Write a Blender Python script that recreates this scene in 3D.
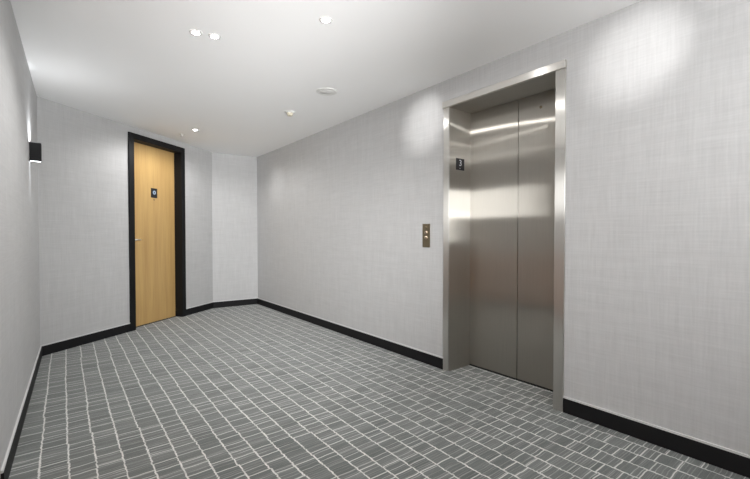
import bpy, bmesh, math
from mathutils import Vector, Matrix

for o in list(bpy.data.objects): bpy.data.objects.remove(o)
scene = bpy.context.scene
COL = scene.collection
H = 2.356                      # ceiling height
CAMZ = 1.1

# ------------------------------------------------------------------ camera
cd = bpy.data.cameras.new('camera'); cam = bpy.data.objects.new('camera', cd); COL.objects.link(cam)
cd.sensor_width = 36; cd.lens = 400 / 750 * 36; cd.shift_y = 3.22 / 750; cd.clip_start = .02
cam.location = (0, 0, CAMZ)
cam.rotation_euler = (math.radians(90 - 1.017), 0, -0.660)
scene.camera = cam
scene.view_settings.view_transform = 'Standard'; scene.view_settings.look = 'None'
scene.view_settings.gamma = 1; scene.view_settings.use_curve_mapping = False
scene.view_settings.exposure = 0.07
scene.cycles.use_denoising = True
scene.cycles.max_bounces = 14; scene.cycles.diffuse_bounces = 8; scene.cycles.glossy_bounces = 6

# ------------------------------------------------------------------ light
w = bpy.data.worlds.new('world'); scene.world = w; w.use_nodes = True
w.node_tree.nodes['Background'].inputs[0].default_value = (1, 1, 1, 1)
w.node_tree.nodes['Background'].inputs[1].default_value = 1.6
LK = dict(up=42, ceil=8, corridor_fill=12, rear=3, near=23, far=38, hidden=11, aim=40, sconce=5, wash=5)
def area(name, loc, target, size, e, spread=180, col=(1, 1, 1), sy=None):
    l = bpy.data.lights.new(name, 'AREA'); l.energy = e; l.size = size; l.color = col; l.spread = math.radians(spread)
    if sy: l.shape = 'RECTANGLE'; l.size_y = sy
    o = bpy.data.objects.new(name, l); COL.objects.link(o); o.location = loc
    o.rotation_euler = (Vector(target) - Vector(loc)).to_track_quat('-Z', 'Y').to_euler()
    return o
area('ceiling_fill_near', (.6, -.8, 1.64), (1.25, .45, 2.60), 2.3, LK['up'], 150, sy=.6)           # added unseen fill behind the viewer, brightens the near ceiling
area('ceiling_fill_far', (.6, -.35, .9), (1.15, 3.1, 2.356), .5, LK['ceil'], 48)         # second added fill, unseen, lifts the far ceiling
area('corridor_fill', (.25, -.5, 1.25), (2.35, 5.8, .7), .5, LK['corridor_fill'], 46)          # added unseen fill aimed down the corridor to brighten its far end
wl = area('rear_fill', (.7, -2.45, 1.35), (.9, 3, 1.35), 1.6, LK['rear'])  # added unseen fill from behind; the rear wall is closed

# ------------------------------------------------------------------ materials
def newmat(name):
    m = bpy.data.materials.new(name); m.use_nodes = True
    nt = m.node_tree; b = nt.nodes['Principled BSDF']
    return m, nt, b
class NT:
    def __init__(s, nt): s.nt = nt
    def n(s, t, **kw):
        nd = s.nt.nodes.new(t)
        for k, v in kw.items(): setattr(nd, k, v)
        return nd
    def put(s, sock, v):
        if v is None: return
        if isinstance(v, bpy.types.NodeSocket): s.nt.links.new(v, sock)
        else: sock.default_value = v
    def m(s, op, a, b=None, c=None, clamp=False):
        nd = s.n('ShaderNodeMath', operation=op, use_clamp=clamp)
        s.put(nd.inputs[0], a); s.put(nd.inputs[1], b); s.put(nd.inputs[2], c)
        return nd.outputs[0]
    def xyz(s, x, y, z=0.0):
        nd = s.n('ShaderNodeCombineXYZ'); s.put(nd.inputs[0], x); s.put(nd.inputs[1], y); s.put(nd.inputs[2], z)
        return nd.outputs[0]
    def noise(s, vec, scale, detail=2, rough=.5, dim='3D'):
        nd = s.n('ShaderNodeTexNoise', noise_dimensions=dim)
        s.put(nd.inputs['W' if dim == '1D' else 'Vector'], vec)
        nd.inputs['Scale'].default_value = scale; nd.inputs['Detail'].default_value = detail
        nd.inputs['Roughness'].default_value = rough
        return nd.outputs[0]
    def mr(s, v, a, b, c=0.0, d=1.0, smooth=False):
        nd = s.n('ShaderNodeMapRange'); nd.clamp = True
        if smooth: nd.interpolation_type = 'SMOOTHSTEP'
        s.put(nd.inputs[0], v); s.put(nd.inputs[1], a); s.put(nd.inputs[2], b); s.put(nd.inputs[3], c); s.put(nd.inputs[4], d)
        return nd.outputs[0]
    def mix(s, f, a, b):
        nd = s.n('ShaderNodeMix', data_type='RGBA')
        s.put(nd.inputs['Factor'], f)
        s.put(nd.inputs[6], a); s.put(nd.inputs[7], b)
        return nd.outputs[2]
    def white(s, vec, dim='3D'):
        nd = s.n('ShaderNodeTexWhiteNoise', noise_dimensions=dim)
        s.put(nd.inputs['W' if dim == '1D' else 'Vector'], vec)
        return nd.outputs['Value']
    def sep(s, v):
        nd = s.n('ShaderNodeSeparateXYZ'); s.put(nd.inputs[0], v); return nd.outputs

def plain(name, col, rough=.5, metal=0, spec=.5):
    m, nt, b = newmat(name); T = NT(nt)
    tc = T.n('ShaderNodeTexCoord').outputs['Object']
    nz = T.noise(tc, 60, 3)
    c = tuple(col) + (1,)
    d = tuple(x * .94 for x in col) + (1,)
    nt.links.new(T.mix(nz, d, c), b.inputs['Base Color'])
    b.inputs['Roughness'].default_value = rough; b.inputs['Metallic'].default_value = metal
    b.inputs['Specular IOR Level'].default_value = spec
    return m

def wall_mat():
    m, nt, b = newmat('woven_grey_wallcovering'); T = NT(nt)
    uv = T.n('ShaderNodeUVMap').outputs[0]; x, y, _ = T.sep(uv)
    u, v = x, y
    vs = T.noise(T.xyz(T.m('MULTIPLY', u, 105), T.m('MULTIPLY', v, 5)), 1, 2, .6)     # vertical threads
    hs = T.noise(T.xyz(T.m('MULTIPLY', u, 5), T.m('MULTIPLY', v, 105)), 1, 2, .6)     # horizontal threads
    vs2 = T.noise(T.xyz(T.m('MULTIPLY', u, 22), T.m('MULTIPLY', v, 2.2), 7.0), 1, 2, .5)
    hs2 = T.noise(T.xyz(T.m('MULTIPLY', u, 2.2), T.m('MULTIPLY', v, 22), 3.0), 1, 2, .5)
    fine = T.noise(T.xyz(T.m('MULTIPLY', u, 240), T.m('MULTIPLY', v, 240)), 1, 1, .5)
    s = T.m('ADD', T.m('MULTIPLY', vs, .42), T.m('MULTIPLY', hs, .40))
    s = T.m('ADD', s, T.m('MULTIPLY', vs2, .25)); s = T.m('ADD', s, T.m('MULTIPLY', hs2, .22))
    s = T.m('ADD', s, T.m('MULTIPLY', fine, .12))
    f = T.mr(s, .48, .93)
    nt.links.new(T.mix(f, (.452, .453, .455, 1), (.568, .569, .571, 1)), b.inputs['Base Color'])
    b.inputs['Roughness'].default_value = .62
    b.inputs['Specular IOR Level'].default_value = .3
    bp = T.n('ShaderNodeBump'); bp.inputs['Strength'].default_value = .15; bp.inputs['Distance'].default_value = .001
    nt.links.new(s, bp.inputs['Height']); nt.links.new(bp.outputs[0], b.inputs['Normal'])
    return m

def carpet_mat():
    m, nt, b = newmat('grey_grid_carpet'); T = NT(nt)
    x, y, _ = T.sep(T.n('ShaderNodeTexCoord').outputs['Object'])
    P = .1077
    # slow wander of the long lines, plus small stitched jogs
    slow = T.m('MULTIPLY', T.m('SUBTRACT', T.noise(T.xyz(T.m('MULTIPLY', x, 3.0), T.m('MULTIPLY', y, 2.4)), 1, 2), .5), .007)
    idx0 = T.m('ROUND', T.m('DIVIDE', x, P))
    seg = T.m('FLOOR', T.m('ADD', T.m('MULTIPLY', y, 2.3), T.m('MULTIPLY', T.white(idx0, '1D'), 5.0)))
    jog = T.m('MULTIPLY', T.m('SUBTRACT', T.white(T.xyz(idx0, seg)), .5), .009)
    stitch = T.m('MULTIPLY', T.m('SUBTRACT', T.white(T.xyz(idx0, T.m('FLOOR', T.m('MULTIPLY', y, 95.0)))), .5), .0045)
    xx = T.m('ADD', T.m('ADD', T.m('ADD', x, slow), jog), stitch)
    q = T.m('DIVIDE', xx, P)
    idx = T.m('ROUND', q)
    dist = T.m('MULTIPLY', T.m('ABSOLUTE', T.m('SUBTRACT', q, idx)), P)
    wv = T.noise(T.xyz(T.m('MULTIPLY', idx, 7.3), T.m('MULTIPLY', y, 11.0)), 1, 2)
    half = T.mr(wv, .3, .7, .0022, .0046)
    main = T.mr(T.m('SUBTRACT', dist, half), -.0006, .0010, 1.0, 0.0)
    main = T.m('MULTIPLY', main, T.mr(T.noise(T.xyz(T.m('MULTIPLY', idx, 3.1), T.m('MULTIPLY', y, 30.0)), 1, 2), .25, .6, .6, 1.0))
    col = T.m('FLOOR', q)
    cr = T.white(col, '1D')
    yy = T.m('ADD', T.m('ADD', y, T.m('MULTIPLY', cr, 31.7)), T.m('MULTIPLY', T.m('SUBTRACT', T.noise(T.xyz(T.m('MULTIPLY', x, 14.0), T.m('MULTIPLY', y, 6.0)), 1, 1), .5), .010))
    def cells(scale, wid, seed, lo, hi, soft):
        vd = T.n('ShaderNodeTexVoronoi', voronoi_dimensions='1D', feature='DISTANCE_TO_EDGE')
        T.put(vd.inputs['W'], T.m('ADD', T.m('MULTIPLY', yy, scale), seed)); vd.inputs['Scale'].default_value = 1
        d = T.m('DIVIDE', vd.outputs['Distance'], scale)
        ln = T.mr(T.m('SUBTRACT', d, wid), 0.0, soft, 1.0, 0.0)
        k = T.noise(T.xyz(T.m('MULTIPLY', yy, scale * .9), T.m('MULTIPLY', col, 5.7), seed), 1, 0)
        return T.m('MULTIPLY', ln, T.mr(k, lo, hi))
    # streaks fade in and out along their length
    fadex = T.mr(T.noise(T.xyz(T.m('MULTIPLY', x, 9.0), T.m('MULTIPLY', y, 60.0), 4.0), 1, 1), .35, .6, .35, 1.0)
    c1 = cells(12.0, .0021, 0.0, .30, .46, .0012)
    c2 = T.m('MULTIPLY', T.m('MULTIPLY', cells(32.0, .0014, 9.3, .44, .60, .0014), .72), fadex)
    c3 = T.m('MULTIPLY', T.m('MULTIPLY', cells(70.0, .0012, 4.1, .35, .60, .0018), .24), fadex)
    cross = T.m('MAXIMUM', c1, T.m('MAXIMUM', c2, c3))
    line = T.m('MAXIMUM', T.m('MULTIPLY', cross, .86), main)
    tuft = T.noise(T.xyz(T.m('MULTIPLY', x, 420), T.m('MULTIPLY', y, 420)), 1, 1)
    streak = T.noise(T.xyz(T.m('MULTIPLY', x, 7), T.m('MULTIPLY', yy, 75), col), 1, 2)
    patch = T.noise(T.xyz(T.m('MULTIPLY', col, 3.3), T.m('MULTIPLY', yy, 9)), 1, 1)
    g = T.m('ADD', T.m('MULTIPLY', tuft, .4), T.m('ADD', T.m('MULTIPLY', streak, .25), T.m('MULTIPLY', patch, .42)))
    base = T.mix(T.mr(g, .32, .76), (.055, .064, .061, 1), (.180, .196, .188, 1))
    lc = T.mix(tuft, (.60, .60, .575, 1), (.82, .815, .79, 1))
    nt.links.new(T.mix(line, base, lc), b.inputs['Base Color'])
    b.inputs['Roughness'].default_value = .95; b.inputs['Specular IOR Level'].default_value = .1
    b.inputs['Sheen Weight'].default_value = .35; b.inputs['Sheen Roughness'].default_value = .5
    bp = T.n('ShaderNodeBump'); bp.inputs['Strength'].default_value = .5; bp.inputs['Distance'].default_value = .002
    nt.links.new(T.m('ADD', tuft, line), bp.inputs['Height']); nt.links.new(bp.outputs[0], b.inputs['Normal'])
    return m

def ceiling_mat():
    m, nt, b = newmat('white_painted_ceiling'); T = NT(nt)
    tc = T.n('ShaderNodeTexCoord').outputs['Object']
    n1 = T.noise(tc, 1.5, 2); n2 = T.noise(tc, 220, 2)
    nt.links.new(T.mix(n1, (.905, .907, .905, 1), (.93, .932, .93, 1)), b.inputs['Base Color'])
    b.inputs['Roughness'].default_value = .8; b.inputs['Specular IOR Level'].default_value = .2
    bp = T.n('ShaderNodeBump'); bp.inputs['Strength'].default_value = .05; bp.inputs['Distance'].default_value = .001
    nt.links.new(n2, bp.inputs['Height']); nt.links.new(bp.outputs[0], b.inputs['Normal'])
    return m

def steel_mat(name='brushed_steel', base=(.60, .57, .515), rough=.30, aniso=.93, soft=.28):
    m, nt, b = newmat(name); T = NT(nt)
    uv = T.n('ShaderNodeUVMap').outputs[0]; x, y, _ = T.sep(uv)
    gr = T.noise(T.xyz(T.m('MULTIPLY', x, 420), T.m('MULTIPLY', y, 3)), 1, 3, .6)      # grain runs along v
    blot = T.noise(T.xyz(T.m('MULTIPLY', x, 1.6), T.m('MULTIPLY', y, 1.3), 2.0), 1, 3, .5)
    c = T.mix(T.mr(T.m('ADD', T.m('MULTIPLY', gr, .55), T.m('MULTIPLY', blot, .45)), .3, .7),
              tuple(k * .90 for k in base) + (1,), tuple(k * 1.06 for k in base) + (1,))
    nt.links.new(c, b.inputs['Base Color'])
    b.inputs['Metallic'].default_value = 1
    tg = T.n('ShaderNodeTangent', direction_type='UV_MAP')
    g = T.n('ShaderNodeBsdfAnisotropic', distribution='GGX'); nt.links.new(c, g.inputs['Color'])
    g.inputs['Anisotropy'].default_value = -aniso; g.inputs['Roughness'].default_value = rough
    nt.links.new(tg.outputs[0], g.inputs['Tangent'])
    b2 = b; b2.inputs['Metallic'].default_value = 1; b2.inputs['Roughness'].default_value = .6
    ms = T.n('ShaderNodeMixShader'); ms.inputs[0].default_value = soft
    nt.links.new(g.outputs[0], ms.inputs[1]); nt.links.new(b2.outputs[0], ms.inputs[2])
    nt.links.new(ms.outputs[0], nt.nodes['Material Output'].inputs['Surface'])
    return m

def wood_mat(name, a, c, horiz=False, rough=.4):
    m, nt, b = newmat(name); T = NT(nt)
    uv = T.n('ShaderNodeUVMap').outputs[0]; x, y, _ = T.sep(uv)
    if horiz: x, y = y, x
    warp = T.noise(T.xyz(T.m('MULTIPLY', x, 3), T.m('MULTIPLY', y, .8)), 1, 2)
    gx = T.m('ADD', T.m('MULTIPLY', x, 55), T.m('MULTIPLY', warp, 5))
    g1 = T.noise(T.xyz(gx, T.m('MULTIPLY', y, 1.6)), 1, 4, .65)
    g2 = T.noise(T.xyz(T.m('MULTIPLY', x, 9), T.m('MULTIPLY', y, .7), 5.0), 1, 3, .5)
    f = T.mr(T.m('ADD', T.m('MULTIPLY', g1, .5), T.m('MULTIPLY', g2, .5)), .36, .64)
    nt.links.new(T.mix(f, a + (1,), c + (1,)), b.inputs['Base Color'])
    b.inputs['Roughness'].default_value = rough
    return m

def emit_mat(name, strength, col=(1, .97, .92)):
    m, nt, b = newmat(name)
    b.inputs['Base Color'].default_value = (.9, .9, .9, 1)
    b.inputs['Emission Color'].default_value = col + (1,)
    b.inputs['Emission Strength'].default_value = strength
    return m

M_wall = wall_mat(); M_carpet = carpet_mat(); M_ceil = ceiling_mat()
M_steel = steel_mat(); M_steelf = steel_mat('satin_steel_frame', (.68, .665, .63), .32, .8)
M_steelh = steel_mat('satin_steel_header', (.80, .78, .74), .28, .6, .4)
M_black = plain('satin_black_paint', (.006, .006, .007), .55, 0, .25)
M_base = plain('black_baseboard', (.008, .008, .009), .6, 0, .25)
M_cap = plain('light_grey_cap', (.66, .66, .66), .4)
M_oak = wood_mat('honey_maple_veneer', (.47, .29, .108), (.59, .39, .155), rough=.38)
M_brown = wood_mat('mid_brown_wood', (.52, .18, .04), (.64, .25, .07), True, .4)
M_dark = plain('dark_gap', (.02, .02, .02), .8)
M_white = plain('white_plastic', (.80, .80, .78), .45)
M_beige = plain('beige_plastic', (.66, .61, .48), .5)
M_chrome = plain('polished_chrome', (.8, .78, .72), .18, 1)
M_handle = plain('satin_nickel', (.88, .85, .78), .35, 1)
M_bronze = plain('bronze_steel', (.30, .25, .17), .36, 1)
M_brass = plain('pale_brass', (.72, .58, .44), .3, 1)
M_sign = plain('black_sign_plastic', (.018, .019, .022), .35)
M_glyph = plain('white_sign_glyph', (.75, .78, .82), .5)
M_blue = plain('pale_blue_sign_glyph', (.35, .45, .58), .5)
M_lens = emit_mat('lit_lamp_lens', 70)
M_sconce_lens = emit_mat('lit_sconce_lens', 9, (.93, .97, 1))
M_fillglow = emit_mat('fill_glow_pane', 1.2)  # glow made up for an unseen pane, assigned to nothing

# ------------------------------------------------------------------ mesh helpers
class Frame:
    """local frame: s along, d towards the room, z up"""
    def __init__(self, O, s, d):
        self.O = Vector((O[0], O[1], 0)); self.s = Vector((s[0], s[1], 0)).normalized(); self.d = Vector((d[0], d[1], 0)).normalized()
    def p(self, s, d, z): return self.O + self.s * s + self.d * d + Vector((0, 0, z))
W0 = Frame((0, 0), (1, 0), (0, 1))

def quad_uv(bm, f, fr, rot):
    uvl = bm.loops.layers.uv.verify()
    n = f.normal
    ds, dd, dz = abs(n.dot(fr.s)), abs(n.dot(fr.d)), abs(n.z)
    for lp in f.loops:
        c = lp.vert.co - fr.O
        s, d, z = c.dot(fr.s), c.dot(fr.d), c.z
        if dz > max(ds, dd): uv = (s, d)
        elif dd >= ds: uv = (s, z)
        else: uv = (d, z)
        lp[uvl].uv = (uv[1], uv[0]) if rot else uv

def prism(bm, pts, z0, z1, fr=W0, rot=False):
    """pts = plan polygon as world Vectors (z ignored)"""
    a = [bm.verts.new((p[0], p[1], z0)) for p in pts]; b = [bm.verts.new((p[0], p[1], z1)) for p in pts]
    n = len(pts); fs = [bm.faces.new(a[::-1]), bm.faces.new(b)]
    for i in range(n): fs.append(bm.faces.new((a[i], a[(i + 1) % n], b[(i + 1) % n], b[i])))
    bmesh.ops.recalc_face_normals(bm, faces=fs)
    for f in fs: quad_uv(bm, f, fr, rot)
    return fs

def box(bm, fr, s0, s1, d0, d1, z0, z1, rot=False):
    return prism(bm, [fr.p(s0, d0, 0), fr.p(s1, d0, 0), fr.p(s1, d1, 0), fr.p(s0, d1, 0)], z0, z1, fr, rot)

def lathe(bm, prof, mat4=None, seg=40, cap=True):
    """prof: list of (r, z); revolves about z, then transformed"""
    rings = []
    for r, z in prof:
        if r < 1e-6: rings.append([bm.verts.new((0, 0, z))])
        else: rings.append([bm.verts.new((r * math.cos(2 * math.pi * k / seg), r * math.sin(2 * math.pi * k / seg), z)) for k in range(seg)])
    fs = []
    for A, B in zip(rings, rings[1:]):
        for k in range(seg):
            k2 = (k + 1) % seg
            if len(A) == 1 and len(B) == 1: continue
            if len(A) == 1: fs.append(bm.faces.new((A[0], B[k], B[k2])))
            elif len(B) == 1: fs.append(bm.faces.new((A[k], A[k2], B[0])))
            else: fs.append(bm.faces.new((A[k], A[k2], B[k2], B[k])))
    for f in fs: f.smooth = True
    bmesh.ops.recalc_face_normals(bm, faces=fs)
    vs = [v for R in rings for v in R]
    if mat4 is not None: bmesh.ops.transform(bm, matrix=mat4, verts=vs)
    return fs

def link(name, bm, mat, parent=None, bevel=0, seg=2, origin=None):
    me = bpy.data.meshes.new(name)
    if origin is None:
        if parent is not None: origin = Vector(parent['_o'])
        else:
            xs = [v.co for v in bm.verts]
            lo = Vector([min(c[i] for c in xs) for i in range(3)]); hi = Vector([max(c[i] for c in xs) for i in range(3)])
            origin = Vector(((lo.x + hi.x) / 2, (lo.y + hi.y) / 2, lo.z))
    origin = Vector(origin)
    bmesh.ops.translate(bm, verts=bm.verts, vec=-origin)
    bm.to_mesh(me); bm.free()
    me.materials.append(mat)
    o = bpy.data.objects.new(name, me); COL.objects.link(o)
    o['_o'] = tuple(origin)
    if parent is not None:
        o.parent = parent
        o.location = origin - Vector(parent['_o'])
    else: o.location = origin
    if bevel:
        b = o.modifiers.new('bevel', 'BEVEL'); b.width = bevel; b.segments = seg; b.limit_method = 'ANGLE'; b.angle_limit = math.radians(40)
    return o

def empty(name, loc, parent=None):
    o = bpy.data.objects.new(name, None); COL.objects.link(o); o.location = loc; o['_o'] = tuple(loc); o.empty_display_size = .1
    return o
def struct(o): o['kind'] = 'structure'; return o
def tag(o, label, cat, group=None):
    o['label'] = label; o['category'] = cat
    if group: o['group'] = group
    return o

# ------------------------------------------------------------------ plan
A = Vector((-.184, 4.733, 0)); B = Vector((1.767, 6.290, 0)); XR = 2.452; C = Vector((XR, 6.246, 0))
YN = -2.6; XL = -.78; YL = 2.3
tl = math.tan(math.radians(.986))
L = Vector((A.x - (A.y - YL) * tl, YL, 0))
Y0, Y1, YSEAM, ZO = 1.300, 2.180, 1.731, 2.129      # lift opening
YT0, YT1, ZT = 1.237, 2.236, 2.178                   # outer edges of its frame
XD = 2.711                                           # face of the lift doors
uAB = (B - A).normalized(); nAB = Vector((uAB.y, -uAB.x, 0))
lenAB = (B - A).length

def inward(P, Q):
    s = (Q - P).normalized(); d = Vector((s.y, -s.x, 0))
    if d.dot(Vector((1.2, 2.0, 0)) - P) < 0: d = -d
    return s, d
def frame_of(P, Q):
    s, d = inward(P, Q); return Frame(P, s, d)

# walls as solid slabs behind their faces
TH = .14
def wall(name, P, Q, holes=(), e0=0, e1=0):
    fr = frame_of(P, Q); Ln = (Q - P).length; bm = bmesh.new()
    cur = -e0
    for (s0, s1, zt) in holes:
        box(bm, fr, cur, s0, -TH, 0, 0, H)
        box(bm, fr, s0, s1, -TH, 0, zt, H)
        cur = s1
    box(bm, fr, cur, Ln + e1, -TH, 0, 0, H)
    return struct(link(name, bm, M_wall)), fr

# floor and ceiling
bm = bmesh.new(); box(bm, W0, XL - .2, XR + .5, YN - .2, 6.6, -.08, 0)
fl = struct(link('floor', bm, M_carpet, origin=(0, 0, 0)))
bm = bmesh.new(); box(bm, W0, XL - .2, XR + .5, YN - .2, 6.6, H, H + .08)
struct(link('ceiling', bm, M_ceil, origin=(0, 0, 0)))

R0 = Vector((XR, YN, 0))
wall('wall_right', R0, C, [(YT0 + .02 - YN, YT1 - .02 - YN, ZT - .02)], 0, .1)
wall('wall_back', B, C, (), 0, 0)
DU0, DU1, DZ, DREC = 1.05, 1.823, 2.218, .095        # door opening in the angled wall
_, FAB = wall('wall_corner', A, B, [(DU0 - .02, DU1 + .02, DZ + .02)], 0, 0)
wall('wall_left', L, A, (), 0, .08)
wall('wall_alcove', Vector((XL, YL, 0)), L, (), 0, -.141)
wall('wall_opposite', Vector((XL, YN, 0)), Vector((XL, YL, 0)), (), 0, 0)
wall('wall_front', Vector((XL, YN, 0)), R0, (), 0, 0)

# baseboards with mitred ends
BH, BT = .090, .012
def mitre(P, d, s, Pn, dn, sn, off):
    # intersection of the two offset lines
    a = P + d * off; b = Pn + dn * off
    den = s.x * sn.y - s.y * sn.x
    if abs(den) < 1e-6: return a
    t = ((b - a).x * sn.y - (b - a).y * sn.x) / den
    return a + s * t
chain = [Vector((XL, YL, 0)), L, A, B, C, R0]
def baseboard(name, i, ranges):
    """wall i runs chain[i] -> chain[i+1]; ranges = [(s0 or None, s1 or None)] None = mitre"""
    P, Q = chain[i], chain[i + 1]; s, d = inward(P, Q); fr = Frame(P, s, d)
    def poly(off0, off1):
        out = []
        for (a, b) in ranges:
            def end(sv, k, off):
                if sv is not None: return P + s * sv + d * off
                if k == 0:
                    Pp = chain[i - 1]; sp, dp = inward(Pp, P); return mitre(P, d, s, P, dp, sp, off)
                Qn = chain[i + 2]; sn, dn = inward(Q, Qn); return mitre(P, d, s, Q, dn, sn, off)
            out.append([end(a, 0, off0), end(b, 1, off0), end(b, 1, off1), end(a, 0, off1)])
        return out
    bm = bmesh.new()
    for pg in poly(0, BT): prism(bm, pg, 0, BH, fr)
    o = struct(link(name, bm, M_base, bevel=.0015))
    bm = bmesh.new()
    for pg in poly(0, BT * .75): prism(bm, pg, BH, BH + .011, fr)
    c = link('cap', bm, M_cap, o); c['label'] = 'thin light grey bead on top of the black baseboard'
    return o
baseboard('baseboard_left', 1, [(.0, None)])
baseboard('baseboard_corner', 2, [(None, .978), (1.892, None)])
baseboard('baseboard_back', 3, [(None, None)])
LR = (R0 - C).length
baseboard('baseboard_right', 4, [(None, C.y - YT1 - .001), (C.y - YT0 + .001, LR)])

# ------------------------------------------------------------------ room door
dr = struct(empty('door_1', FAB.p((DU0 + DU1) / 2, 0, 0)))
bm = bmesh.new()   # casing + jamb lining in one black frame
box(bm, FAB, .978, DU0, 0, .018, 0, 2.285); box(bm, FAB, DU1, 1.892, 0, .018, 0, 2.285)
box(bm, FAB, DU0, DU1, 0, .018, DZ, 2.285)
box(bm, FAB, DU0 - .018, DU0, -TH, 0, 0, DZ + .018); box(bm, FAB, DU1, DU1 + .018, -TH, 0, 0, DZ + .018)
box(bm, FAB, DU0, DU1, -TH, 0, DZ, DZ + .018)
o = link('door_frame', bm, M_black, dr, bevel=.002); o['label'] = 'black painted door frame'
bm = bmesh.new(); box(bm, FAB, DU0 + .002, DU1 - .002, -DREC - .04, -DREC, .008, DZ - .003)
leaf = link('door_leaf', bm, M_oak, dr, bevel=.002)
bm = bmesh.new(); box(bm, FAB, DU0, DU1, -DREC - .045, -DREC + .01, 0, .006)
link('threshold', bm, M_dark, dr)
bm = bmesh.new()   # lever handle: rose, spindle and lever
def cyl(bm, p, q, r, seg=20):
    p, q = Vector(p), Vector(q); ax = q - p
    mt = Matrix.Translation(p) @ ax.to_track_quat('Z', 'Y').to_matrix().to_4x4()
    lathe(bm, [(0, 0), (r, 0), (r, ax.length), (0, ax.length)], mt, seg)
hz = 1.052
cyl(bm, FAB.p(1.115, -DREC, hz), FAB.p(1.115, -DREC + .008, hz), .026)
cyl(bm, FAB.p(1.115, -DREC, hz), FAB.p(1.115, -DREC + .05, hz), .009)
cyl(bm, FAB.p(1.107, -DREC + .048, hz), FAB.p(1.205, -DREC + .044, hz - .002), .0085)
h = link('door_handle', bm, M_handle, leaf); h['label'] = 'small polished metal lever handle'
bm = bmesh.new(); cyl(bm, FAB.p(1.115, -DREC, hz - .075), FAB.p(1.115, -DREC + .006, hz - .075), .013)
link('keyhole', bm, M_bronze, leaf)

# little black sign on the leaf
sg = bmesh.new(); box(sg, FAB, 1.413, 1.512, -DREC, -DREC + .005, 1.578, 1.697)
so = link('door_sign', sg, M_sign, bevel=.001)
tag(so, 'small black sign with a pale ring on the maple door', 'sign')
bm = bmesh.new()
ctr = FAB.p(1.4625, -DREC + .0052, 1.642)
mt = Matrix.Translation(ctr) @ FAB.d.to_track_quat('Z', 'Y').to_matrix().to_4x4()
lathe(bm, [(.010, 0), (.025, 0), (.025, .0015), (.010, .0015), (.010, 0)], mt, 32)
gl = link('ring_symbol', bm, M_blue, so); gl['label'] = 'pale blue ring symbol'
bm = bmesh.new(); cyl(bm, FAB.p(1.4625, -DREC, 1.553), FAB.p(1.4625, -DREC + .008, 1.553), .007)
vw = link('viewer', bm, M_bronze, leaf); vw['label'] = 'tiny dark door viewer below the sign'

# ------------------------------------------------------------------ lift entrance
FE = Frame((XR, 0), (0, 1), (-1, 0))     # s = world y, d = out of the wall
el = empty('elevator_entrance', Vector((XR, (Y0 + Y1) / 2, 0)))
tag(el, 'brushed stainless steel elevator doors in a steel frame on the right wall', 'elevator')
DD = XR - XD                              # negative: depth of the door faces
for (a, b, fa, fb) in ((YT0, Y0, Y0 - .016, Y0), (Y1, YT1, Y1, Y1 + .016)):
    bm = bmesh.new()
    box(bm, FE, a, b, 0, .012, 0, ZO)
    link('frame_post', bm, M_steelf, el, bevel=.0012)
    bm = bmesh.new(); box(bm, FE, fa, fb, DD, -.0005, 0, ZO)
    link('side_jamb', bm, M_steel, el)
bm = bmesh.new()
box(bm, FE, YT0 - .004, YT1 + .004, 0, .026, ZO, ZT, rot=True)
hd = link('frame_header', bm, M_steelh, el, bevel=.0015)
bm = bmesh.new(); box(bm, FE, Y0 - .016, Y1 + .016, DD - .03, -.0005, ZO, ZO + .016, rot=True)
link('soffit_panel', bm, M_steel, el)
for (a, b, nm) in ((Y0 - .06, YSEAM - .0034, 'r'), (YSEAM + .0034, Y1 + .06, 'l')):
    bm = bmesh.new(); box(bm, FE, a, b, DD - .03, DD, .010, ZO - .005)
    pn = link('door_panel', bm, M_steel, el, bevel=.0015)
    if nm == 'r':
        bm = bmesh.new(); cyl(bm, FE.p(1.551, DD, 2.023), FE.p(1.551, DD + .002, 2.023), .011)
        k = link('release_keyhole', bm, M_bronze, pn); k['label'] = 'small dark round keyhole near the top'
bm = bmesh.new(); box(bm, FE, Y0 - .06, Y1 + .06, DD - .06, DD + .004, -.002, .006)
sl = link('door_sill', bm, M_dark, el)
bm = bmesh.new(); box(bm, FE, Y0 - .08, Y1 + .08, DD - .07, DD - .045, .006, ZO + .05)
link('shaft_liner', bm, M_dark, el)

# floor number plate on the far return of the opening (faces the camera, towards -y)
FJ = Frame((0, Y1), (1, 0), (0, -1))      # s = world x
bm = bmesh.new(); box(bm, FJ, 2.527, 2.627, 0, .004, 1.638, 1.733)
fp = link('floor_number_sign', bm, M_sign, bevel=.0008)
tag(fp, 'black square floor sign with white number 3 on the steel reveal', 'sign')
def text_mesh(name, body, size, loc, rot, mat, parent, depth=.0008):
    cu = bpy.data.curves.new(name, 'FONT'); cu.body = body; cu.size = size; cu.extrude = depth; cu.align_x = 'CENTER'; cu.align_y = 'CENTER'
    tmp = bpy.data.objects.new(name, cu); COL.objects.link(tmp)
    bpy.context.view_layer.update()
    me = bpy.data.meshes.new_from_object(tmp.evaluated_get(bpy.context.evaluated_depsgraph_get()))
    bpy.data.objects.remove(tmp)
    o = bpy.data.objects.new(name, me); COL.objects.link(o); me.materials.clear(); me.materials.append(mat)
    o.parent = parent; o.location = Vector(loc) - Vector(parent['_o']); o.rotation_euler = rot
    return o
t = text_mesh('numeral', '3', .072, FJ.p(2.577, .0048, 1.694), (math.pi / 2, 0, 0), M_glyph, fp)
t['label'] = 'white number 3'
bm = bmesh.new()
for k in range(3):
    for j in range(2):
        if (k, j) == (2, 1): continue
        cyl(bm, FJ.p(2.568 + k * .007, .003, 1.655 - j * .006), FJ.p(2.568 + k * .007, .0048, 1.655 - j * .006), .0018, 8)
link('braille', bm, M_glyph, fp)

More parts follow.
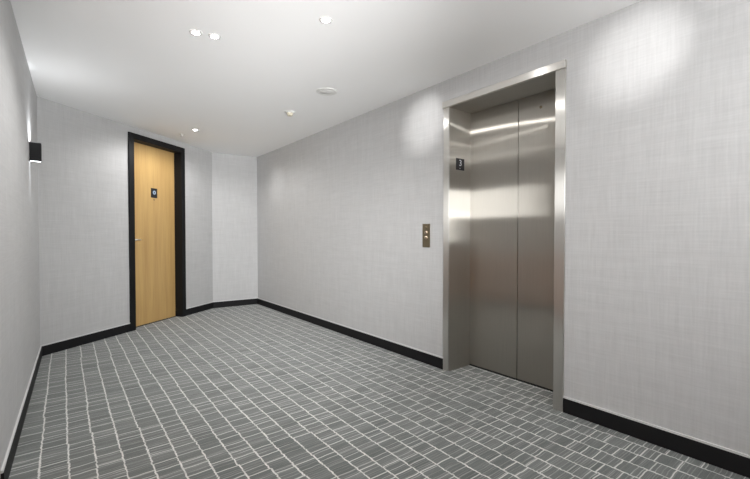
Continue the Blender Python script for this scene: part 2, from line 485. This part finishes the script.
# call button plate
bm = bmesh.new(); box(bm, FE, 2.395, 2.482, 0, .006, 1.000, 1.201)
cp = link('call_button_plate', bm, M_bronze, bevel=.0015)
tag(cp, 'bronze coloured elevator call button plate on the grey wall', 'call button')
for zc, nm in ((1.125, 1), (1.083, -1)):
    bm = bmesh.new()
    cyl(bm, FE.p(2.4385, .005, zc), FE.p(2.4385, .009, zc), .0165, 24)
    bt = link('button', bm, M_brass, cp); bt['label'] = ('pale round up button' if nm == 1 else 'pale round down button')
    bm = bmesh.new()
    v = [bm.verts.new(FE.p(2.4385 + a, .0095, zc + b * nm)) for a, b in ((-.006, -.004), (.006, -.004), (0, .007))]
    bm.faces.new(v); bmesh.ops.solidify(bm, geom=bm.faces[:], thickness=.0006)
    link('arrow', bm, M_dark, bt)
bm = bmesh.new(); cyl(bm, FE.p(2.4385, .005, 1.172), FE.p(2.4385, .008, 1.172), .008, 18)
link('key_switch', bm, M_bronze, cp)

# ------------------------------------------------------------------ wall sconce
FL = frame_of(A, L)                       # s runs from the corner A towards the camera
sc_s = 4.733 - 3.92
sn = empty('wall_sconce', FL.p(sc_s, 0, 1.645))
tag(sn, 'black up and down wall light on the left wall', 'wall light')
bm = bmesh.new()
hw, dp, t_, z0, z1 = .030, .068, .004, 1.652, 1.788
box(bm, FL, sc_s - hw, sc_s + hw, 0, t_, z0, z1)
box(bm, FL, sc_s - hw, sc_s + hw, dp - t_, dp, z0, z1)
box(bm, FL, sc_s - hw, sc_s - hw + t_, t_, dp - t_, z0, z1); box(bm, FL, sc_s + hw - t_, sc_s + hw, t_, dp - t_, z0, z1)
box(bm, FL, sc_s - hw + t_, sc_s + hw - t_, t_, dp - t_, z0 + .03, z1 - .03)
link('housing', bm, M_black, sn)
for za, zb in ((z0 + .004, z0 + .007), (z1 - .016, z1 - .013)):
    bm = bmesh.new(); box(bm, FL, sc_s - hw + t_, sc_s + hw - t_, t_, dp - t_, za, zb)
    e = link('lens', bm, M_sconce_lens, sn); e['label'] = 'glowing white light opening'
for sgn in (1, -1):
    l = bpy.data.lights.new('sconce_beam', 'SPOT'); l.energy = LK['sconce']; l.color = (.90, .95, 1); l.spot_size = math.radians(30); l.spot_blend = 1.0; l.shadow_soft_size = .008
    q = bpy.data.objects.new('sconce_beam', l); COL.objects.link(q); q.parent = sn
    q.location = FL.d * .030 + Vector((0, 0, (z1 + .002 if sgn == 1 else z0 - .002) - 1.645))
    q.rotation_euler = (math.pi if sgn == 1 else 0, 0, 0)
    # lean the beam slightly towards the wall
    dirv = (Vector((0, 0, sgn)) - FL.d * .2).normalized()
    q.rotation_euler = dirv.to_track_quat('-Z', 'Y').to_euler()

l = bpy.data.lights.new('sconce_fill', 'SPOT'); l.energy = LK['wash']; l.color = (.97, .98, 1); l.spot_size = math.radians(165); l.spot_blend = .6; l.shadow_soft_size = .02  # extra wide spot added at the sconce to brighten the ceiling
q = bpy.data.objects.new('sconce_fill', l); COL.objects.link(q); q.parent = sn
q.location = FL.d * .036 + Vector((0, 0, z1 + .004 - 1.645)); q.rotation_euler = (math.pi, 0, 0)

# ------------------------------------------------------------------ ceiling fittings
def make_downlight(x, y, r=.023):
    root = empty('recessed_downlight', Vector((x, y, H)))
    bm = bmesh.new(); mt = Matrix.Translation((x, y, H))
    lathe(bm, [(r, 0), (r, -.004), (r + .004, -.006), (r + .014, -.003), (r + .016, 0)], mt)
    link('trim_ring', bm, M_white, root)
    bm = bmesh.new(); lathe(bm, [(0, -.0042), (r * .6, -.0040), (r, -.0022), (r, 0)], mt)
    link('lens', bm, M_lens, root)
    return root
def copy_tree(o, parent=None):
    c = o.copy(); COL.objects.link(c); c.parent = parent
    for ch in o.children: copy_tree(ch, c)
    return c
lights = [
    (.655, 2.651, 'left spotlight of the close pair of ceiling downlights', 1.0),
    (.760, 2.626, 'right spotlight of the close pair of ceiling downlights', 1.0),
    (1.216, 2.034, 'lit round ceiling downlight standing alone nearest the elevator', 1.0),
    (1.240, 5.073, 'lit round ceiling downlight farthest away, near the wooden door', 1.0),
]
hidden = [(1.216, .40), (1.216, -1.3), (-.1, .4), (-.1, -1.3)]  # unseen downlights for fill; the first is read off its wall pool
proto = make_downlight(lights[0][0], lights[0][1])
def lamp(x, y, e, target=None, cone=168, blend=.45, size=.016, name='downlight_lamp', parent=None, col=(1, .985, .97)):
    l = bpy.data.lights.new(name, 'SPOT'); l.energy = e; l.color = col; l.spot_size = math.radians(cone); l.spot_blend = blend; l.shadow_soft_size = size
    q = bpy.data.objects.new(name, l); COL.objects.link(q)
    q.location = (x, y, H - .012)
    d = Vector((0, 0, -1)) if target is None else (Vector(target) - q.location).normalized()
    q.rotation_euler = d.to_track_quat('-Z', 'Y').to_euler()
    return q
for i, (x, y, lab, k) in enumerate(lights):
    o = proto if i == 0 else copy_tree(proto)
    o.location = (x, y, H); tag(o, lab, 'ceiling light', 'recessed ceiling downlights')
    lamp(x, y, (LK['near'], LK['near'], .36 * LK['near'], LK['far'])[i], cone=(154, 154, 178, 165)[i], blend=(.45, .45, .12, .45)[i])
for (x, y) in hidden:
    o = copy_tree(proto); o.location = (x, y, H)
    tag(o, 'unseen ceiling downlight of the lobby behind the viewer', 'ceiling light', 'lobby ceiling downlights out of view')
    lamp(x, y, LK['hidden'])
# adjustable heads throw a pool of light on the right wall
for (x, y, tx, ty, tz, e) in ((1.216, 2.034, XR, 2.47, 2.06, 1.35), (1.216, .40, XR, .86, 2.08, 1.35), (1.240, 5.073, XR, 5.50, 1.85, .4)):
    lamp(x, y, LK['aim'] * e, (tx, ty, tz), 26, 1.0, .01, 'downlight_beam')

# round white ceiling speaker
X, Y = 1.820, 3.029
bm = bmesh.new(); lathe(bm, [(0, -.007), (.060, -.007), (.064, -.004), (.070, -.004), (.075, -.008), (.088, -.006), (.095, 0)], Matrix.Translation((X, Y, H)), 48)
o = link('ceiling_speaker', bm, M_white)
tag(o, 'unlit flat round white disc on the ceiling', 'ceiling speaker')
# heat / smoke detector
X, Y = 1.823, 3.759
rt = empty('smoke_detector', Vector((X, Y, H)))
tag(rt, 'small beige smoke detector sticking down from the ceiling', 'smoke detector')
bm = bmesh.new(); lathe(bm, [(0, -.012), (.040, -.012), (.052, -.008), (.056, 0)], Matrix.Translation((X, Y, H)))
link('base_plate', bm, M_white, rt)
bm = bmesh.new(); lathe(bm, [(0, -.040), (.022, -.039), (.028, -.034), (.030, -.026), (.034, -.012), (.034, -.010)], Matrix.Translation((X, Y, H)))
k = link('sensor_head', bm, M_beige, rt); k['label'] = 'beige sensor head'
# small concealed sprinkler by the door
X, Y = 1.160, 5.389
rt = empty('fire_sprinkler', Vector((X, Y, H)))
tag(rt, 'tiny white sprinkler cap on the ceiling above the wooden door', 'sprinkler')
bm = bmesh.new(); lathe(bm, [(0, -.004), (.034, -.004), (.040, 0)], Matrix.Translation((X, Y, H)))
link('escutcheon', bm, M_white, rt)
bm = bmesh.new(); lathe(bm, [(0, -.030), (.016, -.030), (.018, -.027), (.006, -.022), (.006, -.003)], Matrix.Translation((X, Y, H)), 24)
link('sprinkler_head', bm, M_white, rt)

# ------------------------------------------------------------------ lobby furniture seen only as the brown band mirrored in the lift doors
FC = Frame((XL, 0), (0, 1), (1, 0))
cs = empty('console_cabinet', Vector((XL + .24, .95, 0)))
tag(cs, 'low brown wooden console cabinet against the wall facing the elevator', 'cabinet')
CY0, CY1 = -.3, 2.2
bm = bmesh.new(); box(bm, FC, CY0, CY1, .01, .44, .08, .79); link('body', bm, M_brown, cs, bevel=.003)
bm = bmesh.new(); box(bm, FC, CY0 - .01, CY1 + .01, .005, .47, .79, .82); link('top', bm, M_brown, cs, bevel=.004)
bm = bmesh.new(); box(bm, FC, CY0 + .03, CY1 - .03, .03, .40, 0, .08); link('plinth', bm, M_black, cs)
for k in range(5):
    a = CY0 + .5 * k
    bm = bmesh.new(); box(bm, FC, a + .004, a + .496, .44, .458, .09, .785); d_ = link('door', bm, M_brown, cs, bevel=.002)
    bm = bmesh.new(); cyl(bm, FC.p(a + (.45 if k % 2 == 0 else .05), .458, .5), FC.p(a + (.45 if k % 2 == 0 else .05), .48, .5), .010)
    link('knob', bm, M_chrome, d_)

for o in bpy.data.objects:
    if '_o' in o: del o['_o']
